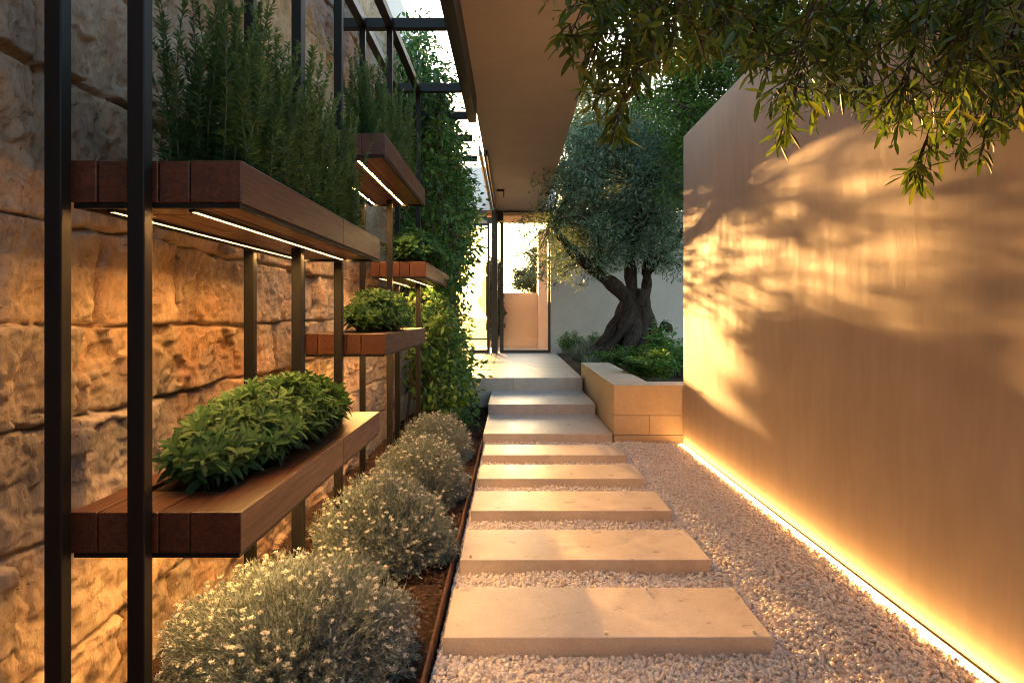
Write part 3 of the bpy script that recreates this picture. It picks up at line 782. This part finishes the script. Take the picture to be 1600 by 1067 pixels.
dp = thing('door_post', 'dark bronze door post between the glass panels', 'post', (-.38, YF, ZC))
c = MB(); c.box(-.465, -.335, YF - .06, YF + .16, ZC, 3.43); hang(c, 'post', M['bronze'], dp, bevel=.004)
c = MB(); c.box(-.56, -.467, YF + .01, YF + .14, 3.161, 3.284); hang(c, 'header', M['bronze'], dp)
c = MB(); c.box(-.333, -.212, YF + .01, YF + .14, 3.2, 3.42); hang(c, 'transom', M['bronze'], dp)
gd = thing('glass_door', 'tall framed glass door at the end of the terrace', 'door', (.27, YF, ZC))
c = MB(); c.box(-.285, -.21, YF + .02, YF + .09, ZC, 3.19); c.box(.745, .80, YF + .02, YF + .09, ZC, 3.43)
c.box(-.21, .745, YF + .02, YF + .09, ZC, ZC + .065); c.box(-.21, .745, YF + .02, YF + .09, 3.385, 3.43)
hang(c, 'frame', M['bronze'], gd)
c = MB(); c.box(-.21, .745, YF + .05, YF + .062, ZC + .065, 3.385); hang(c, 'pane', M['glass'], gd)

bw = MB(); bw.box(.805, 9, YF + .01, YF + .3, -.05, 3.40)
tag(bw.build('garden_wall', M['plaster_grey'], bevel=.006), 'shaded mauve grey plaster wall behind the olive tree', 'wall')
fw = MB(); fw.box(-.62, .62, 18.2, 18.5, -.05, 1.76)
tag(fw.build('courtyard_wall', M['plaster_pink'], bevel=.005), 'low peach plaster wall seen through the glass door', 'wall')
pr = MB(); pr.box(.625, 1.6, 17.4, 18.6, -.05, 3.3)
tag(pr.build('courtyard_pier', M['plaster_pink'], bevel=.005), 'narrow peach pier at the right edge beyond the glass door', 'wall')
cf = MB(); cf.box(-6, 2, 15.95, 18.2, -.05, ZC - .012)
tag(cf.build('courtyard_floor', M['paving']), kind='structure')

# ---------------------------------------------------------------- stone planter and raised bed
pl = thing('stone_planter', 'raised sandstone block planter beside the stairs', 'planter', (1.25, 7, 0))
X0, X1, XI, Yf, Yi, Yb, ZT = .937, 1.566, 1.32, 6.567, 6.94, 9.74, .54
g_ = .004
c = MB()
c.box(X0, 1.75, Yf, Yi, .262, ZT)
c.box(X0, 1.266, Yf + .001, Yi, .078, .262 - g_); c.box(1.266 + g_, 1.75, Yf + .001, Yi, .078, .262 - g_)
c.box(X0, 1.75, Yf + .002, Yi, -.06, .078 - g_)
hang(c, 'front_wall', M['planter'], pl, bevel=.003)
c = MB(); yy = Yi + g_
for ln in (.42, .34, .50, .38, .46, .36, .34):
    y2 = min(yy + ln, Yb); c.box(X0 + .001 * random.random(), XI, yy, y2 - g_, -.06, ZT - .002 * random.random()); yy = y2
hang(c, 'side_wall', M['planter'], pl, bevel=.003)
def soilz(x, y):
    return .43 + .012 * np.clip(y - 9, 0, 9) + .10 * np.exp(-((x - 2.0) ** 2 + (y - 11.8) ** 2) / .8) + .02 * fbm(np.stack([x * 4, y * 4, x * 0], 1), 3)
tag(sheet('planting_bed', M['earth'], 1.33, 8.0, 6.95, 15.08, lambda x, y: soilz(x, y) + 0 * x, .1), kind='structure')
tag(sheet('bed_edge_soil', M['earth'], .915, 1.38, 9.75, 15.08, lambda x, y: .36 + .05 * np.clip((x - .93) / .4, 0, 1) + .015 * fbm(np.stack([x * 6, y * 6, x * 0], 1), 3), .05), kind='structure')

# ---------------------------------------------------------------- bed plants
def bed_herb(label, c, r, h, n, mat, leaf=.05, cat='plant', name='leafy_plant', wid=.42):
    t = thing(name, label, cat, c)
    L = MB(); S = MB()
    for k in range(n):
        a = rng.uniform(0, 6.283); q = r * rng.random() ** .5
        bx, by = c[0] + math.cos(a) * q * .7, c[1] + math.sin(a) * q * .7
        hh = h * rng.uniform(.55, 1.1) * (1 - .35 * (q / r) ** 2)
        m = 7; tt = np.linspace(0, 1, m)
        path = np.stack([bx + (math.cos(a) * q * .45 + rng.normal(0, .02)) * tt ** 1.5, by + (math.sin(a) * q * .45 + rng.normal(0, .02)) * tt ** 1.5, c[2] + hh * tt], 1)
        S.tube(path, np.linspace(.003, .0012, m), 4, cap=False)
        nn = int(20 * hh / h) + 8; u = rng.uniform(.25, 1, nn); idx = u * (m - 1); i0 = np.clip(idx.astype(int), 0, m - 2); fr = (idx - i0)[:, None]
        B = path[i0] * (1 - fr) + path[i0 + 1] * fr
        an = rng.uniform(0, 6.283, nn); Dv = nrm(np.stack([np.cos(an), np.sin(an), rng.uniform(.1, .9, nn)], 1))
        L.leaves(B, Dv, np.array([0, 0, 1.0]) + .4 * rand_dirs(nn), leaf * rng.uniform(.6, 1.2, nn), leaf * wid * rng.uniform(.7, 1.2, nn), True, rng.uniform(.05, .4, nn))
    hang(L, 'leaves', mat, t, smooth=True); hang(S, 'stems', M['stem'], t)
bed_herb('broad bright green leafy plant filling the planter front corner', (1.55, 8.0, .44), .30, .34, 90, M['herb'], .065)
bed_herb('leafy green plant beside the end of the beige wall', (2.0, 8.9, .44), .42, .42, 120, M['herb'], .065)
bed_herb('green plant with yellow shoots rising above the others by the wall end', (2.05, 9.6, .44), .26, .66, 60, M['herb'], .075)
bed_herb('low green plant in the middle of the planter under the trunk', (1.72, 10.0, .44), .38, .34, 90, M['herb'], .06)
bed_herb('low green plant behind the planter near the trunk roots', (1.35, 10.9, .42), .22, .22, 50, M['herb'], .05)
bed_herb('small round green plant at the foot of the grey wall by the door', (1.2, 14.2, .40), .30, .45, 70, M['herb'], .07)
bed_herb('dark green plant between the grey wall and the trunk', (1.75, 13.8, .43), .3, .45, 60, M['herb'], .07)
def tuft(label, c, n, h, sp):
    g = MB(); a = rng.uniform(0, 6.283, n); e = rng.uniform(.1, 1.0, n)
    B = np.array(c) + np.stack([np.cos(a), np.sin(a), 0 * a], 1) * rng.uniform(0, .06, (n, 1))
    Dv = nrm(np.stack([np.cos(a) * e * sp, np.sin(a) * e * sp, np.ones(n)], 1))
    g.leaves(B, Dv, np.array([0, 0, 1.0]) + .1 * rand_dirs(n), h * rng.uniform(.6, 1.1, n), .009, True, rng.uniform(.2, .6, n))
    tag(g.build('ornamental_grass', M['grass'], loc=c), label, 'grass')
tuft('silvery grass tuft at the edge of the terrace paving', (1.12, 11.4, .38), 380, .42, 1.1)
tuft('grey grass tuft just left of the olive roots', (1.42, 12.4, .42), 380, .48, 1.1)
tuft('small pale grass tuft behind the planter end', (1.12, 10.2, .38), 260, .26, 1.2)

# ---------------------------------------------------------------- olive tree
def crown(L, S, centers, radii, nl, leaf, wid, limbs, squash=.8, droop=-.25, hi=False, wt=None):
    ends = np.array([l[-1] for l in limbs] + [l[len(l) // 2] for l in limbs])
    for ci, (c, r) in enumerate(zip(centers, radii)):
        nn = int(nl * (r / np.mean(radii)) ** 2 * (1 if wt is None else wt[ci]))
        off = rand_dirs(nn) * (rng.random((nn, 1)) ** .45) * r; off[:, 2] *= squash
        B = c + off
        Dv = nrm(off / r * .8 + rand_dirs(nn) * .8 + np.array([0, 0, droop]))
        L.leaves(B, Dv, rand_dirs(nn) + np.array([0, 0, .6]), leaf * rng.uniform(.65, 1.2, nn), leaf * wid * rng.uniform(.75, 1.2, nn), hi, rng.uniform(0, .25, nn))
        j = np.argmin(np.linalg.norm(ends - c, axis=1)); e = ends[j]
        md = (e + c) / 2 + rng.normal(0, .08, 3) + np.array([0, 0, .1])
        tt = np.linspace(0, 1, 7)[:, None]; pth = (1 - tt) ** 2 * e + 2 * tt * (1 - tt) * md + tt ** 2 * c
        S.tube(pth, np.linspace(.022, .006, 7) * (1 if wt is None or wt[ci] == 1 else .45), 5)
        for q in range(5):
            tip = c + rand_dirs(1)[0] * r * .9 * np.array([1, 1, squash])
            S.tube(np.stack([c, (c + tip) / 2 + rng.normal(0, .02, 3), tip]), [.006, .004, .0015], 4, cap=False)

OT = np.array([2.0, 12.0, .50])
def olive():
    t = thing('olive_tree', 'old olive tree with gnarled flared trunk behind the planter', 'tree', tuple(OT))
    T = MB(); limbs = []
    def W(px, py, dd=0): return P(px, py, 12.0 + dd)
    # root strands twisting into the bole
    top = W(994, 458)
    for k in range(11):
        a = k / 11 * 2 * np.pi + .2
        tt = np.linspace(0, 1, 14)
        rad = .56 * (1 - tt) ** 2.0 + .155 + .03 * np.sin(tt * 6 + k)
        an = a + 1.0 * tt
        zz = OT[2] - .12 + tt * (top[2] + .18 - OT[2])
        cx = OT[0] - .0 + (top[0] - OT[0]) * tt
        T.tube(np.stack([cx + np.cos(an) * rad * 1.05, 12 + np.sin(an) * rad * .9, zz], 1), np.linspace(.088, .072, 14) + .036 * np.sin(tt * 11 + k * 2.3) + .05 * (1 - tt) ** 3, 9)
    tt = np.linspace(0, 1, 8); T.tube(np.stack([OT[0] + (top[0] - OT[0]) * tt, 12 + 0 * tt, OT[2] - .1 + tt * (top[2] - OT[2] + .15)], 1), np.linspace(.33, .11, 8), 12)
    T.tube([W(1035, 508), W(1045, 512, -.1), W(1047, 520, -.1)], [.09, .08, .06], 8)
    def limb(pts, r0, r1):
        pts = np.array(pts); n = 18; s = np.linspace(0, len(pts) - 1, n); i = np.clip(s.astype(int), 0, len(pts) - 2); f = (s - i)[:, None]
        q = pts[i] * (1 - f) + pts[i + 1] * f
        q[1:-1] = (q[:-2] + q[1:-1] * 2 + q[2:]) / 4
        q[2:-1] += rng.normal(0, .012, q[2:-1].shape)
        T.tube(q, np.linspace(r0, r1, n) * (1 + .12 * np.sin(np.arange(n) * 1.7)), 9); limbs.append(q)
    limb([W(986, 478), W(970, 455, -.1), W(938, 428, -.15), W(910, 408, -.2), W(880, 380, -.3), W(862, 350, -.4)], .15, .05)
    limb([W(992, 478), W(984, 440, .05), W(988, 400, .15), W(975, 350, .2), W(985, 280, .2), W(980, 220, .1)], .13, .04)
    limb([W(1000, 478), W(1012, 452), W(1010, 428, -.1), W(1030, 405, -.15), W(1062, 375, -.2), W(1085, 320, -.2)], .105, .04)
    limb([W(928, 425, -.15), W(938, 380, -.1), W(925, 320, 0), W(930, 260, .1)], .07, .03)
    limb([W(1010, 430), W(1018, 370, .3), W(1040, 300, .5), W(1060, 240, .5)], .09, .035)
    limb([W(985, 400), W(1000, 350, -.4), W(1000, 290, -.7)], .08, .035)
    to = hang(T, 'trunk', M['olive_bark'], t, smooth=True)
    rm = to.modifiers.new('remesh', 'REMESH'); rm.mode = 'VOXEL'; rm.voxel_size = .018; rm.use_smooth_shade = True
    L = MB(); S = MB()
    cen = np.array([1.72, 12.0, 3.35]); rad = np.array([1.85, 1.45, 1.95])
    cs = []; rs = []
    tries = 0
    while len(cs) < 330 and tries < 20000:
        tries += 1
        d = rand_dirs(1)[0]; q = cen + d * rad * rng.uniform(.35, 1.0) * (1 + .12 * math.sin(d[0] * 5 + d[2] * 4))
        px = CX + q[0] / q[1] * F_PX; py = CY - (q[2] - CAM_H) / q[1] * F_PX
        low = np.interp(px, [780, 830, 870, 905, 940, 985, 1030, 1080, 1150], [400, 428, 434, 432, 432, 418, 420, 435, 440])
        if py > low: continue
        if q[2] > 3.2 and q[0] < .78: continue          # keeps clear of the canopy roof
        if px < 842: continue
        cs.append(q); rs.append(rng.uniform(.24, .42))
    nbase = len(cs)
    # hanging fringe on the left, in front of the door
    for px, py, d, r in ((812, 360, 11.6, .22), (822, 395, 11.5, .22), (838, 420, 11.4, .2), (858, 425, 11.5, .22), (805, 400, 11.7, .16), (880, 432, 11.6, .17), (848, 380, 11.5, .28), (905, 445, 11.8, .14), (830, 345, 11.6, .25), (795, 415, 11.6, .12), (812, 430, 11.5, .12), (860, 330, 11.6, .28), (820, 370, 11.3, .2), (835, 400, 11.2, .2), (850, 410, 11.7, .24), (870, 400, 11.4, .25), (868, 360, 11.3, .3), (885, 415, 11.3, .2), (845, 435, 11.5, .14), (865, 445, 11.4, .12), (815, 345, 11.4, .18), (840, 330, 11.3, .22), (826, 430, 11.4, .12), (895, 390, 11.4, .28)):
        cs.append(P(px, py, d)); rs.append(r * .9)
    crown(L, S, np.array(cs), np.array(rs), 235, .08, .25, limbs, wt=[1] * nbase + [.95] * (len(cs) - nbase))
    hang(L, 'crown', M['olive'], t); hang(S, 'branches', M['twig'], t, smooth=True)
olive()

# ---------------------------------------------------------------- trees behind
def tree(name, label, x, y, zb, h, cr_, n, nl, leaf, wid, mat, cz=None, squash=.8):
    t = thing(name, label, 'tree', (x, y, zb))
    T = MB(); tt = np.linspace(0, 1, 10); T.tube(np.stack([x + .1 * np.sin(tt * 3), y + .08 * np.cos(tt * 4), zb - .1 + tt * h * .72], 1), np.linspace(.05 + h * .016, .04, 10), 9)
    limbs = []
    for k in range(6):
        a = k * 1.05 + rng.random(); s = np.array([x, y, zb + h * rng.uniform(.3, .55)]); e = np.array([x + math.cos(a) * cr_[0] * .6, y + math.sin(a) * cr_[1] * .6, zb + h * rng.uniform(.55, .85)])
        q = np.stack([s, (s + e) / 2 + np.array([0, 0, -.1]), e]); limbs.append(q); T.tube(q, [.05, .04, .02], 6)
    hang(T, 'trunk', M['twig'], t, smooth=True)
    L = MB(); S = MB(); cen = np.array([x, y, cz if cz else zb + h * .65])
    cs = [cen + rand_dirs(1)[0] * np.array(cr_) * rng.uniform(.35, 1) for k in range(n)]
    rs = rng.uniform(.2, .38, n) * np.mean(cr_) * .75
    crown(L, S, np.array(cs), rs, nl, leaf, wid, limbs, squash)
    hang(L, 'crown', mat, t); hang(S, 'branches', M['twig'], t)
tree('feathery_tree', 'yellow green feathery tree rising behind the far end of the beige wall', 3.05, 9.6, .4, 5.8, (1.45, 1.1, 1.75), 170, 190, .12, .18, M['feather'], 4.3)
tree('garden_tree', 'loose green tree beyond the grey wall behind the olive', 3.3, 18.5, 0, 7.0, (2.4, 1.6, 2.4), 110, 170, .16, .3, M['farleaf'], 4.4)
tree('garden_tree', 'broad tree beyond the grey wall at the right', 7.0, 18.0, 0, 7.5, (2.6, 1.8, 2.6), 70, 140, .16, .3, M['farleaf'], 4.8)
tree('garden_tree', 'hazy tree top above the low peach wall seen through the door', 1.2, 25.0, 0, 3.6, (1.5, 1.2, 1.2), 60, 140, .14, .35, M['farleaf'], 2.6)
tree('garden_tree', 'distant tree behind the sheer curtain window', -4.6, 26.0, 0, 4.2, (1.6, 1.3, 1.4), 60, 140, .14, .35, M['farleaf'], 2.8)

tree('added_shade_shrub', 'dense upright shrub added behind the dark door post to shade the beige wall', -.52, 18.0, ZC - .05, 2.5, (.26, .3, 1.02), 70, 160, .09, .45, M['farleaf'], 1.55, .9)  # shrub put in to block low sun from the wall's lower right

# ---------------------------------------------------------------- overhanging tree at the upper right
def overhang():
    t = thing('overhanging_tree', 'leafy branches hanging into the upper right over the beige wall', 'tree', (2.35, 2.3, 0))
    T = MB(); L = MB(); S = MB()
    tt = np.linspace(0, 1, 12)
    T.tube(np.stack([2.35 + .06 * np.sin(tt * 4), 2.3 + .05 * np.cos(tt * 5), -.1 + 3.2 * tt], 1), np.linspace(.13, .07, 12), 10)
    hubs = []
    for e in ((.25, 1.75, 2.42), (.55, 2.3, 2.75), (.95, 1.65, 2.45), (1.25, 2.1, 2.6), (1.6, 2.6, 2.7), (1.55, 1.5, 2.5), (.9, 2.8, 2.95)):
        s = np.array([2.35, 2.3, 2.75]); e = np.array(e); u = np.linspace(0, 1, 12)[:, None]
        q = s * (1 - u) + e * u + np.array([0, 0, .30]) * np.sin(u * np.pi); q[1:-1] += rng.normal(0, .012, (10, 3))
        T.tube(q, np.linspace(.045, .012, 12), 7); hubs += list(q[3:])
    hubs = np.array(hubs)
    hang(T, 'trunk', M['olive_bark'], t, smooth=True)
    bx = [860, 880, 905, 935, 965, 990, 1020, 1060, 1090, 1130, 1170, 1195, 1215, 1245, 1290, 1340, 1385, 1420, 1445, 1480, 1520, 1560, 1600, 1660]
    by = [20, 110, 165, 195, 240, 175, 120, 110, 120, 90, 120, 190, 250, 215, 170, 180, 230, 300, 310, 240, 275, 225, 210, 220]
    def twig(q0, dv, ln, nl, lf):
        m = 9; u = np.linspace(0, 1, m)[:, None]
        q = q0 + dv * ln * u + np.array([0, 0, -1]) * ln * .22 * u ** 2 + np.array([.02, .02, .02]) * np.sin(u * 5 + rng.random() * 6)
        ppx = CX + q[:, 0] / q[:, 1] * F_PX; ppy = CY - (q[:, 2] - CAM_H) / q[:, 1] * F_PX
        bad = np.nonzero(ppy > np.interp(ppx, bx, by) - 12)[0]
        if len(bad):
            if bad[0] < 3: return
            q = q[:bad[0]]; m = len(q)
        S.tube(q, np.linspace(.0028, .0011, m), 5, cap=False)
        nn = int(nl * m / 9) + 2
        s = np.linspace(.1, 1, nn) * (m - 1); i = np.clip(s.astype(int), 0, m - 2); f = (s - i)[:, None]
        B = q[i] * (1 - f) + q[i + 1] * f; Tn = nrm(q[i + 1] - q[i])
        ang = np.arange(nn) * 2.4 + rng.random() * 6; ref = rand_dirs(1)[0]; s1 = nrm(np.cross(Tn, ref)); s2 = np.cross(Tn, s1)
        sd = s1 * np.cos(ang)[:, None] + s2 * np.sin(ang)[:, None]
        Dv = nrm(sd * .8 + Tn * rng.uniform(.3, 1.0, (nn, 1)) + np.array([0, 0, -.18]))
        L.leaves(B + Dv * .004, Dv, Tn * -.3 + np.array([0, 0, 1.0]) + .7 * rand_dirs(nn), lf * rng.uniform(.6, 1.15, nn), lf * .215 * rng.uniform(.8, 1.25, nn), True, rng.uniform(-.05, .3, nn))
    def spray(p0, p1, nsub, lf):
        """drooping branchlet with side twigs, joined to the nearest limb"""
        hb = hubs[np.argmin(np.linalg.norm(hubs - p0, axis=1))]
        u = np.linspace(0, 1, 10)[:, None]
        S.tube(hb * (1 - u) + p0 * u + np.array([0, 0, .06]) * np.sin(u * np.pi), np.linspace(.007, .004, 10), 6, cap=False)
        q = p0 * (1 - u) + p1 * u + np.array([0, 0, .05]) * np.sin(u * np.pi); S.tube(q, np.linspace(.004, .0016, 10), 6, cap=False)
        for k in range(nsub):
            f = rng.uniform(0, 1); b = p0 * (1 - f) + p1 * f + np.array([0, 0, .05]) * math.sin(f * np.pi)
            twig(b, nrm(nrm(p1 - p0) * .7 + rand_dirs(1)[0] * .9 + np.array([0, 0, -.1])), rng.uniform(.10, .22), 11, lf)
        twig(p1 - (p1 - p0) * .12, nrm(p1 - p0), .14, 12, lf)
    defs = [  # start (px, py) to tip (px, py), distance, side twigs
        (1010, -60, 905, 150, 1.75, 12), (1060, -60, 955, 225, 1.65, 15), (1000, -120, 890, 60, 1.7, 9), (1040, -40, 985, 150, 1.9, 12), (1100, -80, 1040, 95, 1.7, 12),
        (960, -60, 930, 90, 2.2, 10), (1120, -60, 1090, 90, 2.0, 10), (1180, -100, 1120, 60, 1.8, 12), (1230, -60, 1170, 90, 1.9, 12),
        (1330, -40, 1215, 225, 2.1, 16), (1300, -80, 1240, 150, 1.8, 14), (1400, -40, 1290, 150, 2.0, 14), (1380, -80, 1350, 150, 2.3, 14),
        (1530, -20, 1430, 285, 2.0, 18), (1480, -60, 1400, 190, 1.8, 14), (1560, -20, 1500, 230, 2.2, 14), (1610, -20, 1530, 255, 1.9, 16), (1660, -20, 1590, 190, 2.0, 14), (1680, 0, 1600, 180, 2.3, 12),
        (1450, -80, 1420, 100, 2.5, 12), (1560, -90, 1500, 110, 1.7, 14), (1620, -90, 1560, 100, 2.5, 12), (1340, -90, 1300, 70, 2.5, 12), (1250, -90, 1220, 60, 2.4, 10),
        (1150, -90, 1080, 30, 2.3, 10), (1060, -90, 1000, 40, 2.4, 10)]
    for a, b, c_, d_, d, ns in defs:
        p0 = P(a, b, d + rng.uniform(.05, .25)); p1 = P(c_, d_, d)
        spray(p0, p1, int(ns * 1.5), .056)
    for k in range(95):
        px = rng.uniform(1160, 1640) if k % 4 else rng.uniform(890, 1200); d = rng.uniform(1.6, 2.9); py = rng.uniform(-90, 90) if px > 1200 else rng.uniform(-80, 20)
        twig(P(px, py, d), nrm(rand_dirs(1)[0] + np.array([-.3, 0, -.5])), rng.uniform(.15, .28), 14, .054)
    hang(L, 'crown', M['bay'], t, smooth=True); hang(S, 'branches', M['twig'], t)
overhang()
